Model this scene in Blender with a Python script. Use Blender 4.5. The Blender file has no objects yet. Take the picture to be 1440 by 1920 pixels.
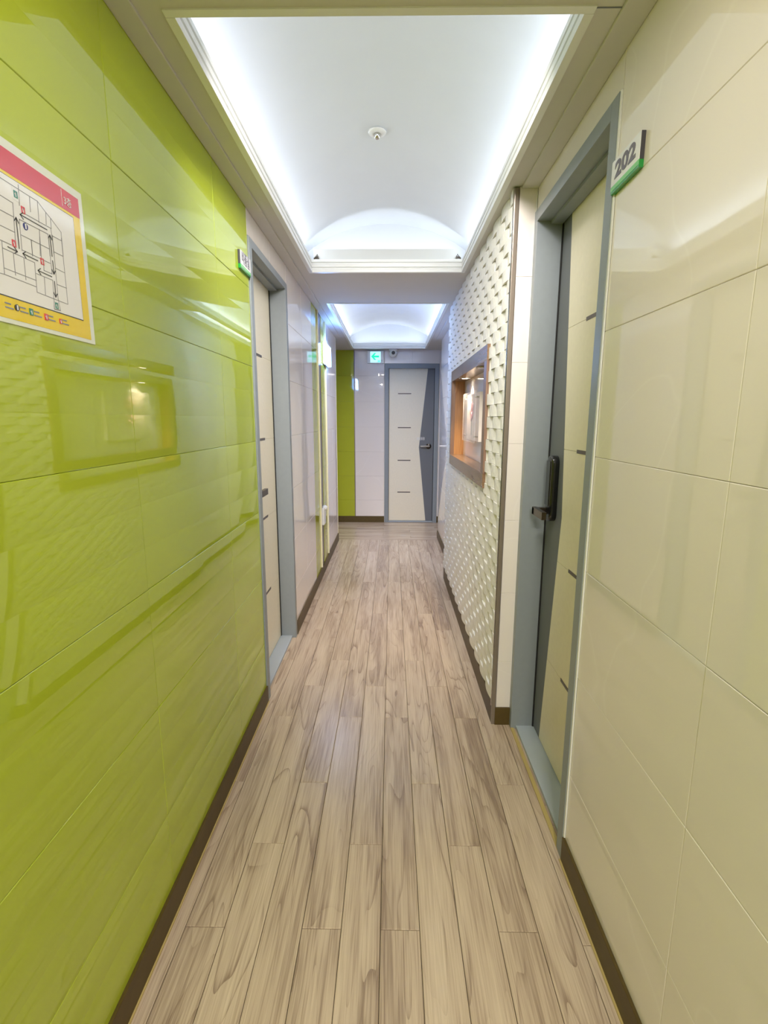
import bpy, bmesh, math, random
from mathutils import Matrix, Vector
random.seed(7)
S = bpy.context.scene
COL = S.collection

# ------------------------------------------------------------------ camera, world, exposure
def make_camera():
    p, yaw, roll = 0.18261, -0.014281, -0.002353
    fwd = Vector((math.sin(yaw) * math.cos(p), math.cos(yaw) * math.cos(p), -math.sin(p)))
    right = Vector((math.cos(yaw), -math.sin(yaw), 0.0))
    down = fwd.cross(right)
    r2 = math.cos(roll) * right + math.sin(roll) * down
    d2 = -math.sin(roll) * right + math.cos(roll) * down
    cam = bpy.data.cameras.new('camera')
    cam.sensor_fit = 'HORIZONTAL'; cam.sensor_width = 36.0
    cam.lens = 942.6 * 36.0 / 1440.0
    cam.clip_start = 0.02; cam.clip_end = 60
    o = bpy.data.objects.new('camera', cam); COL.objects.link(o)
    m = Matrix.Identity(4)
    for i in range(3):
        m[i][0] = r2[i]; m[i][1] = -d2[i]; m[i][2] = -fwd[i]
    m[0][3], m[1][3], m[2][3] = 0.0, 0.0, 1.30
    o.matrix_world = m
    S.camera = o
make_camera()

W = bpy.data.worlds.new('world'); S.world = W; W.use_nodes = True
W.node_tree.nodes['Background'].inputs[0].default_value = (0.5, 0.55, 0.6, 1)
W.node_tree.nodes['Background'].inputs[1].default_value = 0.05

S.view_settings.view_transform = 'Standard'
S.view_settings.look = 'None'
S.view_settings.gamma = 1.0
S.view_settings.use_curve_mapping = False
S.view_settings.exposure = 0.27

LED_POWER = 1.08          # watts per metre of cove strip
LED_COLOR = (0.83, 0.90, 1.0)
FILL_POWER = (15.5, 11.5, 7.5)   # added fill lamp, unseen, at the near end of each recess
FILL_AIM = ((0.0, 0.78, -0.63), (-0.06, 0.80, -0.60), (0.0, 0.62, -0.79))
FILL_COLOR = ((1.0, 0.95, 0.87), (1.0, 0.94, 0.91), (0.97, 0.94, 1.0))
ADDED_DOWNLIGHT_POWER = 3.5
EXIT_STRENGTH = 52.0
SPOT_POWER = 20.0

cy = S.cycles
cy.max_bounces = 7; cy.diffuse_bounces = 5; cy.glossy_bounces = 3; cy.transmission_bounces = 4
cy.adaptive_threshold = 0.02
cy.caustics_reflective = False; cy.caustics_refractive = False

def area_light(name, loc, normal, along, sx, sy, power, color, parent=None):
    d = bpy.data.lights.new(name, 'AREA'); d.shape = 'RECTANGLE'
    d.size = sx; d.size_y = sy; d.energy = power; d.color = color
    o = bpy.data.objects.new(name, d); COL.objects.link(o)
    z = -Vector(normal).normalized(); x = Vector(along).normalized(); y = z.cross(x)
    m = Matrix.Identity(4)
    for i in range(3):
        m[i][0] = x[i]; m[i][1] = y[i]; m[i][2] = z[i]; m[i][3] = loc[i]
    o.matrix_world = m
    if parent: o.parent = parent
    return o

# ------------------------------------------------------------------ materials
def new_mat(name):
    m = bpy.data.materials.new(name); m.use_nodes = True
    nt = m.node_tree
    return m, nt, nt.nodes['Principled BSDF']

def mat(name, col, rough=0.5, metal=0.0, spec=0.5, noise=0.0, nscale=20, bump=0.0, bscale=60, coat=0.0, emit=None, estr=0.0, transmission=0.0, ior=1.45):
    m, nt, b = new_mat(name)
    b.inputs['Base Color'].default_value = (*col, 1)
    b.inputs['Roughness'].default_value = rough
    b.inputs['Metallic'].default_value = metal
    b.inputs['Specular IOR Level'].default_value = spec
    b.inputs['Coat Weight'].default_value = coat
    b.inputs['Coat Roughness'].default_value = 0.05
    b.inputs['Transmission Weight'].default_value = transmission
    b.inputs['IOR'].default_value = ior
    if emit:
        b.inputs['Emission Color'].default_value = (*emit, 1)
        b.inputs['Emission Strength'].default_value = estr
    if noise or bump:
        tc = nt.nodes.new('ShaderNodeTexCoord')
    if noise:
        n = nt.nodes.new('ShaderNodeTexNoise'); n.inputs['Scale'].default_value = nscale; n.inputs['Detail'].default_value = 5
        nt.links.new(tc.outputs['Object'], n.inputs['Vector'])
        r = nt.nodes.new('ShaderNodeValToRGB')
        r.color_ramp.elements[0].position = 0.3; r.color_ramp.elements[1].position = 0.7
        r.color_ramp.elements[0].color = (*[c * (1 - noise) for c in col], 1)
        r.color_ramp.elements[1].color = (*[min(1, c * (1 + noise)) for c in col], 1)
        nt.links.new(n.outputs['Fac'], r.inputs['Fac'])
        nt.links.new(r.outputs['Color'], b.inputs['Base Color'])
    if bump:
        n = nt.nodes.new('ShaderNodeTexNoise'); n.inputs['Scale'].default_value = bscale; n.inputs['Detail'].default_value = 3
        nt.links.new(tc.outputs['Object'], n.inputs['Vector'])
        bp = nt.nodes.new('ShaderNodeBump'); bp.inputs['Strength'].default_value = bump; bp.inputs['Distance'].default_value = 0.01
        nt.links.new(n.outputs['Fac'], bp.inputs['Height'])
        nt.links.new(bp.outputs['Normal'], b.inputs['Normal'])
    return m

def math_node(nt, op, a, b=None):
    n = nt.nodes.new('ShaderNodeMath'); n.operation = op
    for i, v in enumerate((a, b)):
        if v is None: continue
        if isinstance(v, (int, float)): n.inputs[i].default_value = v
        else: nt.links.new(v, n.inputs[i])
    return n.outputs[0]

def ribbed_tile_mat(name, col, rough, period, z0, amp, spec=1.0):
    """glazed tile whose face is pressed into faint convex horizontal ribs"""
    m, nt, b = new_mat(name)
    b.inputs['Roughness'].default_value = rough
    b.inputs['Specular IOR Level'].default_value = spec
    geo = nt.nodes.new('ShaderNodeNewGeometry')
    sep = nt.nodes.new('ShaderNodeSeparateXYZ'); nt.links.new(geo.outputs['Position'], sep.inputs[0])
    t = math_node(nt, 'DIVIDE', math_node(nt, 'SUBTRACT', sep.outputs['Z'], z0), period)
    fr = math_node(nt, 'SUBTRACT', math_node(nt, 'FRACT', t), 0.5)
    hgt = math_node(nt, 'MULTIPLY', math_node(nt, 'MULTIPLY', fr, fr), -1.0)
    nz = nt.nodes.new('ShaderNodeTexNoise'); nz.inputs['Scale'].default_value = 3.0; nz.inputs['Detail'].default_value = 1
    nt.links.new(geo.outputs['Position'], nz.inputs['Vector'])
    hh = math_node(nt, 'ADD', hgt, math_node(nt, 'MULTIPLY', nz.outputs['Fac'], 0.06))
    bp = nt.nodes.new('ShaderNodeBump'); bp.inputs['Strength'].default_value = 1.0; bp.inputs['Distance'].default_value = amp
    nt.links.new(hh, bp.inputs['Height']); nt.links.new(bp.outputs['Normal'], b.inputs['Normal'])
    oi = nt.nodes.new('ShaderNodeObjectInfo')
    mr = nt.nodes.new('ShaderNodeMapRange'); mr.inputs['To Min'].default_value = 0.95; mr.inputs['To Max'].default_value = 1.05
    nt.links.new(oi.outputs['Random'], mr.inputs['Value'])
    hs = nt.nodes.new('ShaderNodeHueSaturation'); hs.inputs['Color'].default_value = (*col, 1)
    nt.links.new(mr.outputs[0], hs.inputs['Value']); nt.links.new(hs.outputs[0], b.inputs['Base Color'])
    return m

def marble_tile_mat(name, col, vein, rough):
    """polished off-white porcelain with faint thin veins, each tile its own piece of pattern"""
    m, nt, b = new_mat(name)
    b.inputs['Roughness'].default_value = rough
    b.inputs['Specular IOR Level'].default_value = 0.9
    tc = nt.nodes.new('ShaderNodeTexCoord'); oi = nt.nodes.new('ShaderNodeObjectInfo')
    off = nt.nodes.new('ShaderNodeVectorMath'); off.operation = 'ADD'
    sc = nt.nodes.new('ShaderNodeVectorMath'); sc.operation = 'SCALE'; sc.inputs['Scale'].default_value = 37.0
    cmb = nt.nodes.new('ShaderNodeCombineXYZ')
    for i in range(3): nt.links.new(oi.outputs['Random'], cmb.inputs[i])
    nt.links.new(cmb.outputs[0], sc.inputs[0])
    nt.links.new(tc.outputs['Object'], off.inputs[0]); nt.links.new(sc.outputs[0], off.inputs[1])
    n = nt.nodes.new('ShaderNodeTexNoise'); n.inputs['Scale'].default_value = 1.6; n.inputs['Detail'].default_value = 1.5; n.inputs['Distortion'].default_value = 0.5
    nt.links.new(off.outputs[0], n.inputs['Vector'])
    d = math_node(nt, 'ABSOLUTE', math_node(nt, 'SUBTRACT', n.outputs['Fac'], 0.5))
    r = nt.nodes.new('ShaderNodeValToRGB')
    e = r.color_ramp.elements
    e[0].position = 0.0; e[0].color = (*vein, 1); e[1].position = 0.006; e[1].color = (*col, 1)
    nt.links.new(d, r.inputs['Fac']); nt.links.new(r.outputs['Color'], b.inputs['Base Color'])
    n2 = nt.nodes.new('ShaderNodeTexNoise'); n2.inputs['Scale'].default_value = 4.0; n2.inputs['Detail'].default_value = 1
    nt.links.new(off.outputs[0], n2.inputs['Vector'])
    bp = nt.nodes.new('ShaderNodeBump'); bp.inputs['Strength'].default_value = 1.0; bp.inputs['Distance'].default_value = 0.00035
    nt.links.new(n2.outputs['Fac'], bp.inputs['Height']); nt.links.new(bp.outputs['Normal'], b.inputs['Normal'])
    return m

def wood_mat(name, dark, mid, light, axis='Y', rough=0.4, fine=1.0, contour=8.0, bump=0.15, density=1.0):
    m, nt, b = new_mat(name)
    b.inputs['Roughness'].default_value = rough
    tc = nt.nodes.new('ShaderNodeTexCoord'); oi = nt.nodes.new('ShaderNodeObjectInfo')
    cmb = nt.nodes.new('ShaderNodeCombineXYZ')
    for i in range(3): nt.links.new(oi.outputs['Random'], cmb.inputs[i])
    sc = nt.nodes.new('ShaderNodeVectorMath'); sc.operation = 'SCALE'; sc.inputs['Scale'].default_value = 53.0
    nt.links.new(cmb.outputs[0], sc.inputs[0])
    off = nt.nodes.new('ShaderNodeVectorMath'); off.operation = 'ADD'
    nt.links.new(tc.outputs['Object'], off.inputs[0]); nt.links.new(sc.outputs[0], off.inputs[1])
    def mapped(a, l):
        mp = nt.nodes.new('ShaderNodeMapping')
        v = [a, a, a]; v['XYZ'.index(axis)] = l
        mp.inputs['Scale'].default_value = v
        nt.links.new(off.outputs[0], mp.inputs['Vector']); return mp.outputs[0]
    def noise(vec, detail, dist=0.0):
        n = nt.nodes.new('ShaderNodeTexNoise'); n.inputs['Scale'].default_value = 1.0
        n.inputs['Detail'].default_value = detail; n.inputs['Distortion'].default_value = dist
        nt.links.new(vec, n.inputs['Vector']); return n.outputs['Fac']
    streak = noise(mapped(210 * density, 5.0), 5)
    hair = noise(mapped(420 * density, 9.0), 2)
    broad = noise(mapped(15 * density, 1.1), 3, 0.8)
    field = noise(mapped(8.5 * density, 0.95), 1.5, 0.4)
    rings = math_node(nt, 'FRACT', math_node(nt, 'MULTIPLY', field, contour))
    ringl = math_node(nt, 'POWER', rings, 7.0)
    mask = noise(mapped(9 * density, 1.7), 1)
    ringl = math_node(nt, 'MULTIPLY', ringl, math_node(nt, 'SMOOTH_MAX', math_node(nt, 'MULTIPLY', math_node(nt, 'SUBTRACT', mask, 0.38), 4.0), 0.0))
    v = math_node(nt, 'ADD', math_node(nt, 'MULTIPLY', streak, 0.36 * fine), math_node(nt, 'MULTIPLY', broad, 0.46))
    v = math_node(nt, 'ADD', v, math_node(nt, 'ADD', math_node(nt, 'MULTIPLY', hair, 0.20), 0.03))
    v = math_node(nt, 'SUBTRACT', v, math_node(nt, 'MULTIPLY', ringl, 0.19))
    v = math_node(nt, 'ADD', v, math_node(nt, 'MULTIPLY', math_node(nt, 'SUBTRACT', oi.outputs['Random'], 0.5), 0.04))
    r = nt.nodes.new('ShaderNodeValToRGB'); e = r.color_ramp.elements
    e[0].position = 0.39; e[0].color = (*dark, 1); e[1].position = 0.69; e[1].color = (*light, 1)
    k = e.new(0.53); k.color = (*mid, 1)
    nt.links.new(v, r.inputs['Fac']); nt.links.new(r.outputs['Color'], b.inputs['Base Color'])
    bp = nt.nodes.new('ShaderNodeBump'); bp.inputs['Strength'].default_value = bump; bp.inputs['Distance'].default_value = 0.002
    nt.links.new(streak, bp.inputs['Height']); nt.links.new(bp.outputs['Normal'], b.inputs['Normal'])
    rr = nt.nodes.new('ShaderNodeMapRange'); rr.inputs['To Min'].default_value = rough * 1.25; rr.inputs['To Max'].default_value = rough * 0.8
    nt.links.new(v, rr.inputs['Value']); nt.links.new(rr.outputs[0], b.inputs['Roughness'])
    return m

M = {}
M['green'] = ribbed_tile_mat('lime_glazed_tile', (0.45, 0.55, 0.035), 0.02, 0.102, 0.288, 0.0034)
M['green_flat'] = mat('lime_flat_tile', (0.42, 0.46, 0.035), 0.05, noise=0.02, nscale=3)
M['white_tile'] = marble_tile_mat('off_white_porcelain', (0.81, 0.75, 0.70), (0.835, 0.78, 0.73), 0.025)
M['grout_white'] = mat('pale_grout', (0.72, 0.69, 0.60), 0.8)
M['grout_green'] = mat('green_grout', (0.30, 0.38, 0.03), 0.8)
M['plaster'] = mat('grey_white_ceiling_paint', (0.62, 0.60, 0.57), 0.75, noise=0.02, nscale=3)
M['vault'] = mat('cool_white_vault_paint', (0.70, 0.73, 0.77), 0.6, noise=0.012, nscale=6)
M['molding'] = mat('white_gloss_molding', (0.80, 0.81, 0.79), 0.35)
M['board'] = mat('raw_white_board', (0.62, 0.63, 0.61), 0.6)
M['baseboard'] = mat('dark_brown_vinyl_skirting', (0.085, 0.055, 0.012), 0.45, noise=0.1, nscale=30)
M['sealant'] = mat('yellowed_sealant', (0.50, 0.38, 0.14), 0.5)
M['subfloor'] = mat('dark_subfloor', (0.06, 0.045, 0.03), 0.9)
M['floor'] = wood_mat('grey_oak_plank', (0.30, 0.212, 0.152), (0.52, 0.40, 0.292), (0.67, 0.54, 0.40), 'Y', 0.25, contour=15.0)
M['frame'] = mat('grey_painted_steel', (0.255, 0.285, 0.305), 0.4, noise=0.02, nscale=40)
M['sill'] = mat('light_grey_sill', (0.42, 0.47, 0.52), 0.45)
M['cream'] = mat('cream_door_laminate', (0.83, 0.77, 0.61), 0.4, noise=0.02, nscale=60)
M['dark_grey'] = mat('slate_grey_laminate', (0.155, 0.165, 0.18), 0.45)
M['gasket'] = mat('black_gasket', (0.012, 0.012, 0.012), 0.7)
M['bar'] = mat('brown_grey_inlay_metal', (0.11, 0.092, 0.085), 0.35, metal=0.4)
M['black_gloss'] = mat('black_gloss_plastic', (0.01, 0.01, 0.011), 0.08, coat=0.5)
M['brown_metal'] = mat('dark_bronze_metal', (0.06, 0.045, 0.03), 0.3, metal=0.7)
M['chrome'] = mat('brushed_chrome', (0.62, 0.60, 0.57), 0.18, metal=1.0)
M['bronze_trim'] = mat('brown_stainless_trim', (0.27, 0.225, 0.185), 0.32, metal=0.45)
M['gold_trim'] = mat('pale_gold_trim', (0.90, 0.84, 0.62), 0.3, metal=0.0)
M['dark_strip'] = mat('dark_brown_metal_strip', (0.13, 0.10, 0.085), 0.3, metal=0.3)
M['block'] = mat('white_painted_stone_block', (0.84, 0.82, 0.75), 0.62, noise=0.03, nscale=40, bump=0.25, bscale=90)
M['block_back'] = mat('grey_wall_render', (0.45, 0.43, 0.38), 0.9)
M['wood_in'] = wood_mat('niche_oak_spot_tint', (0.20, 0.085, 0.025), (0.36, 0.17, 0.06), (0.46, 0.24, 0.09), 'Z', 0.35, contour=4.0, density=0.8)  # side lining more orange: the spotlight's warm tint is put into its colour
M['wood_v'] = wood_mat('niche_oak_upright', (0.12, 0.065, 0.042), (0.20, 0.118, 0.08), (0.26, 0.165, 0.115), 'Z', 0.35, contour=4.0, density=0.8)
M['wood_h'] = wood_mat('niche_oak_level', (0.13, 0.07, 0.035), (0.22, 0.13, 0.07), (0.29, 0.18, 0.105), 'Y', 0.25, contour=4.0, density=0.8)
M['white_gloss'] = mat('white_gloss_panel', (0.80, 0.78, 0.75), 0.08)
M['white_plastic'] = mat('white_plastic', (0.80, 0.80, 0.78), 0.3)
M['sign_face'] = mat('white_sign_face', (0.82, 0.82, 0.84), 0.12, coat=0.5)
M['sign_green'] = mat('green_acrylic_edge', (0.02, 0.30, 0.06), 0.1, coat=0.4)
M['sign_green_light'] = mat('light_green_strip', (0.22, 0.62, 0.25), 0.15)
M['sign_edge'] = mat('dark_violet_sign_edge', (0.07, 0.065, 0.085), 0.2)
M['sign_text'] = mat('grey_violet_numerals', (0.14, 0.125, 0.165), 0.3)
M['print_white'] = mat('print_white', (0.78, 0.78, 0.80), 0.18, coat=0.6)
M['print_red'] = mat('print_red', (0.62, 0.055, 0.08), 0.18, coat=0.6)
M['print_yellow'] = mat('print_yellow', (0.80, 0.60, 0.015), 0.18, coat=0.6)
M['print_black'] = mat('print_black', (0.02, 0.02, 0.022), 0.2, coat=0.6)
M['print_grey'] = mat('print_grey', (0.25, 0.25, 0.27), 0.2, coat=0.6)
M['print_blue'] = mat('print_blue', (0.03, 0.035, 0.22), 0.2, coat=0.6)
M['print_green'] = mat('print_green', (0.03, 0.22, 0.16), 0.2, coat=0.6)
M['laminate'] = mat('clear_laminate_border', (0.72, 0.76, 0.68), 0.1, coat=0.8)
M['lens'] = mat('black_lens', (0.01, 0.01, 0.012), 0.05, coat=1.0)
M['led'] = mat('led_diffuser', (0.9, 0.9, 0.9), 0.4, emit=LED_COLOR, estr=3.0)
M['exit_blue'] = mat('lit_white_blue_panel', (0.8, 0.85, 0.9), 0.3, emit=(0.16, 0.37, 1.0), estr=EXIT_STRENGTH)
M['exit_face'] = mat('lit_cyan_panel', (0.5, 0.8, 0.85), 0.3, emit=(0.42, 0.86, 1.0), estr=0.85)
M['exit_arrow'] = mat('lit_green_arrow', (0.0, 0.5, 0.3), 0.3, emit=(0.01, 0.78, 0.42), estr=0.85)
M['spot_glow'] = mat('lit_spot_lens', (0.9, 0.85, 0.8), 0.3, emit=(1.0, 0.86, 0.66), estr=25.0)
M['warm_glow'] = mat('added_downlight_lens', (0.9, 0.85, 0.8), 0.3, emit=(1.0, 0.88, 0.66), estr=14.0)
M['acrylic'] = mat('clear_acrylic', (0.97, 0.95, 0.92), 0.04)
M['acrylic'].node_tree.nodes['Principled BSDF'].inputs['Alpha'].default_value = 0.25
M['picture'] = mat('pale_pink_flower_print', (0.84, 0.76, 0.70), 0.3, noise=0.10, nscale=14)
M['petal'] = mat('pink_print', (0.74, 0.38, 0.42), 0.3, noise=0.2, nscale=60)

# ------------------------------------------------------------------ mesh helpers
def link(name, data, material=None, parent=None, loc=(0, 0, 0), rot=None):
    o = bpy.data.objects.new(name, data); COL.objects.link(o)
    if material is not None and data is not None and not data.materials:
        data.materials.append(material)
    if parent is not None: o.parent = parent
    o.location = loc
    if rot: o.rotation_euler = rot
    return o

def tag(o, label=None, cat=None, kind=None, group=None):
    if label: o['label'] = label
    if cat: o['category'] = cat
    if kind: o['kind'] = kind
    if group: o['group'] = group
    return o

def empty(name, loc=(0, 0, 0), parent=None):
    o = bpy.data.objects.new(name, None); COL.objects.link(o); o.location = loc
    o.empty_display_size = 0.05
    if parent is not None: o.parent = parent
    return o

def mesh_from(name, verts, faces, smooth=False):
    me = bpy.data.meshes.new(name); me.from_pydata(verts, [], faces); me.update()
    if smooth:
        for p in me.polygons: p.use_smooth = True
    return me

def box_data(b, verts, faces):
    x0, x1, y0, y1, z0, z1 = b
    n = len(verts)
    verts += [(x0, y0, z0), (x1, y0, z0), (x1, y1, z0), (x0, y1, z0), (x0, y0, z1), (x1, y0, z1), (x1, y1, z1), (x0, y1, z1)]
    faces += [tuple(n + i for i in f) for f in ((0, 3, 2, 1), (4, 5, 6, 7), (0, 1, 5, 4), (1, 2, 6, 5), (2, 3, 7, 6), (3, 0, 4, 7))]

def boxes(name, blist, material, parent=None, bevel=0.0, seg=2):
    """one mesh of boxes given in the parent's space; the origin goes to the middle of its base"""
    v, f = [], []
    for b in blist: box_data(b, v, f)
    xs, ys, zs = zip(*v)
    c = ((min(xs) + max(xs)) / 2, (min(ys) + max(ys)) / 2, min(zs))
    v = [(a - c[0], b2 - c[1], d - c[2]) for a, b2, d in v]
    me = mesh_from(name, v, f)
    o = link(name, me, material, parent, c)
    if bevel:
        bm = bmesh.new(); bm.from_mesh(me)
        bmesh.ops.bevel(bm, geom=list(bm.edges), offset=bevel, segments=seg, affect='EDGES', profile=0.5)
        bm.to_mesh(me); bm.free()
    return o

def box(name, b, material, parent=None, bevel=0.0, seg=2):
    b = (min(b[0], b[1]), max(b[0], b[1]), min(b[2], b[3]), max(b[2], b[3]), min(b[4], b[5]), max(b[4], b[5]))
    return boxes(name, [b], material, parent, bevel, seg)

def prism(name, poly, axis, a, b, material, parent=None, bevel=0.0):
    """polygon of (u,v) extruded along axis from a to b; u,v are the other two axes in order"""
    n = len(poly)
    def P(u, v, w):
        return {'X': (w, u, v), 'Y': (u, w, v), 'Z': (u, v, w)}[axis]
    verts = [P(u, v, a) for u, v in poly] + [P(u, v, b) for u, v in poly]
    faces = [tuple(range(n)), tuple(range(2 * n - 1, n - 1, -1))]
    faces += [(i, n + i, n + (i + 1) % n, (i + 1) % n) for i in range(n)]
    me = mesh_from(name, verts, faces)
    bm = bmesh.new(); bm.from_mesh(me)
    bmesh.ops.recalc_face_normals(bm, faces=list(bm.faces))
    if bevel: bmesh.ops.bevel(bm, geom=list(bm.edges), offset=bevel, segments=2, affect='EDGES', profile=0.5)
    bm.to_mesh(me); bm.free()
    return link(name, me, material, parent)

def lathe(name, prof, material, parent=None, loc=(0, 0, 0), rot=None, n=32, smooth=True):
    verts, faces = [], []
    for r, z in prof:
        for i in range(n):
            t = 2 * math.pi * i / n
            verts.append((r * math.cos(t), r * math.sin(t), z))
    for k in range(len(prof) - 1):
        for i in range(n):
            j = (i + 1) % n
            faces.append((k * n + i, k * n + j, (k + 1) * n + j, (k + 1) * n + i))
    faces.append(tuple(range(n))[::-1]); faces.append(tuple((len(prof) - 1) * n + i for i in range(n)))
    me = mesh_from(name, verts, faces)
    if smooth:
        for p in me.polygons[:-2]: p.use_smooth = True
    bm = bmesh.new(); bm.from_mesh(me); bmesh.ops.recalc_face_normals(bm, faces=list(bm.faces)); bm.to_mesh(me); bm.free()
    return link(name, me, material, parent, loc, rot)

def text_mesh(name, body, size, material, parent, matrix, offset=0.0, shear=0.0, extrude=0.0004, width=None, spacing=1.0):
    c = bpy.data.curves.new(name, 'FONT'); c.body = body; c.size = size; c.shear = shear
    c.align_x = 'CENTER'; c.align_y = 'CENTER'; c.extrude = extrude; c.offset = offset; c.space_character = spacing
    c.resolution_u = 4
    t = bpy.data.objects.new(name, c); COL.objects.link(t)
    bpy.context.view_layer.update()
    me = bpy.data.meshes.new_from_object(t.evaluated_get(bpy.context.evaluated_depsgraph_get()))
    bpy.data.objects.remove(t)
    o = link(name, me, None, parent)
    me.materials.clear(); me.materials.append(material)
    if width:
        xs = [v.co.x for v in me.vertices]
        s = width / (max(xs) - min(xs))
        mid = (max(xs) + min(xs)) / 2
        for v in me.vertices: v.co.x = (v.co.x - mid) * s
    me.transform(matrix)
    return o

TILE = {}
def tile(parent, normal, face, u0, u1, z0, z1, material, thick=0.008, tilt=0.0, gap=0.0006):
    """one glazed wall tile with eased edges; normal is 'X+','X-','Y-'; u runs along the wall"""
    w, h = u1 - u0 - gap, z1 - z0 - gap
    if w <= 0.004 or h <= 0.004: return None
    key = (normal, round(w, 4), round(h, 4), material.name, thick)
    if key not in TILE:
        e = 0.0012
        a, b = w / 2, h / 2
        ring = lambda s, d: [(-a + s, -b + s, d), (a - s, -b + s, d), (a - s, b - s, d), (-a + s, b - s, d)]
        pts = ring(0, -thick) + ring(0, -e) + ring(e, 0)
        quads = [(0, 1, 5, 4), (1, 2, 6, 5), (2, 3, 7, 6), (3, 0, 4, 7), (4, 5, 9, 8), (5, 6, 10, 9), (6, 7, 11, 10), (7, 4, 8, 11), (8, 9, 10, 11), (3, 2, 1, 0)]
        T = {'X+': lambda u, v, d: (d, u, v), 'X-': lambda u, v, d: (-d, -u, v), 'Y-': lambda u, v, d: (u, -d, v)}[normal]
        me = mesh_from('tile', [T(*p) for p in pts], quads)
        TILE[key] = me
    uc, zc = (u0 + u1) / 2, (z0 + z1) / 2
    loc = (face, uc, zc) if normal[0] == 'X' else (uc, face, zc)
    rot = None
    if tilt:
        r1, r2 = random.uniform(-tilt, tilt), random.uniform(-tilt, tilt)
        rot = (0, r1, r2) if normal[0] == 'X' else (r1, 0, r2)
    return link('tile', TILE[key], material, parent, loc, rot)

# ------------------------------------------------------------------ measures (metres)
XL, XR, H = -0.575, 0.521, 2.12
ROWS = [0.0, 0.288, 0.594, 0.900, 1.206, 1.512, 1.818, 2.12]
YB, YE = -2.2, 6.32
DL0, DL1, DLT = 2.147, 2.885, 2.015          # left doorway (frame outside)
DR0, DR1, DRT = 1.305, 2.000, 2.035          # right doorway
DE0, DE1, DET = -0.086, 0.577, 1.962         # end doorway
YLE, YRE = 5.33, 5.50                        # ends of the corridor walls
PX, PY0, PY1 = 0.448, 1.988, 4.03            # feature pier
NY0, NY1, NZ0, NZ1 = 2.345, 3.71, 0.983, 1.632  # niche frame outside

# ------------------------------------------------------------------ floor
def build_floor():
    fl = box('floor', (-2.3, 1.6, YB - 0.1, YE + 0.1, -0.06, -0.006), M['subfloor'])
    tag(fl, 'greyish tan wood plank floor of the narrow hotel corridor', 'floor', 'structure')
    cache = {}
    def plank(x0, x1, y0, y1, cross=False):
        g = 0.0016
        w, l = x1 - x0 - g, y1 - y0 - g
        if w < 0.01 or l < 0.01: return
        if cross: w, l = l, w
        key = (round(w, 4), round(l, 4))
        if key not in cache:
            e = 0.0012; a, b, t = w / 2, l / 2, 0.006
            ring = lambda s, z: [(-a + s, -b + s, z), (a - s, -b + s, z), (a - s, b - s, z), (-a + s, b - s, z)]
            cache[key] = mesh_from('plank', ring(0, -t) + ring(0, -e * 0.7) + ring(e, 0),
                [(0, 1, 5, 4), (1, 2, 6, 5), (2, 3, 7, 6), (3, 0, 4, 7), (4, 5, 9, 8), (5, 6, 10, 9), (6, 7, 11, 10), (7, 4, 8, 11), (8, 9, 10, 11), (3, 2, 1, 0)])
        o = link('plank', cache[key], M['floor'], fl, ((x0 + x1) / 2 - fl.location.x, (y0 + y1) / 2 - fl.location.y, -fl.location.z))
        if cross: o.rotation_euler = (0, 0, math.pi / 2)
    L, A, B, C = 0.9435, 1.084, 1.349, 1.617
    cols = [(-0.69, -0.53, C), (-0.53, -0.428, A), (-0.428, -0.327, B), (-0.327, -0.226, C), (-0.226, -0.124, A), (-0.124, -0.022, B),
            (-0.022, 0.0795, A), (0.0795, 0.181, C), (0.181, 0.2825, B), (0.2825, 0.385, A), (0.385, 0.487, C), (0.487, 0.64, 1.053)]
    for x0, x1, ph in cols:
        y = ph - L * math.ceil((ph - YB) / L)
        while y < 5.36:
            plank(x0, x1, max(y, YB), min(y + L, 5.36)); y += L
    y = 5.36; k = 0
    while y < YE:
        x = -2.3 - (0, 0.31, 0.62)[k % 3]
        while x < 1.6:
            if x + L > -2.3: plank(max(x, -2.3), min(x + L, 1.6), y, min(y + 0.1015, YE), True)
            x += L
        y += 0.1015; k += 1
build_floor()

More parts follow.
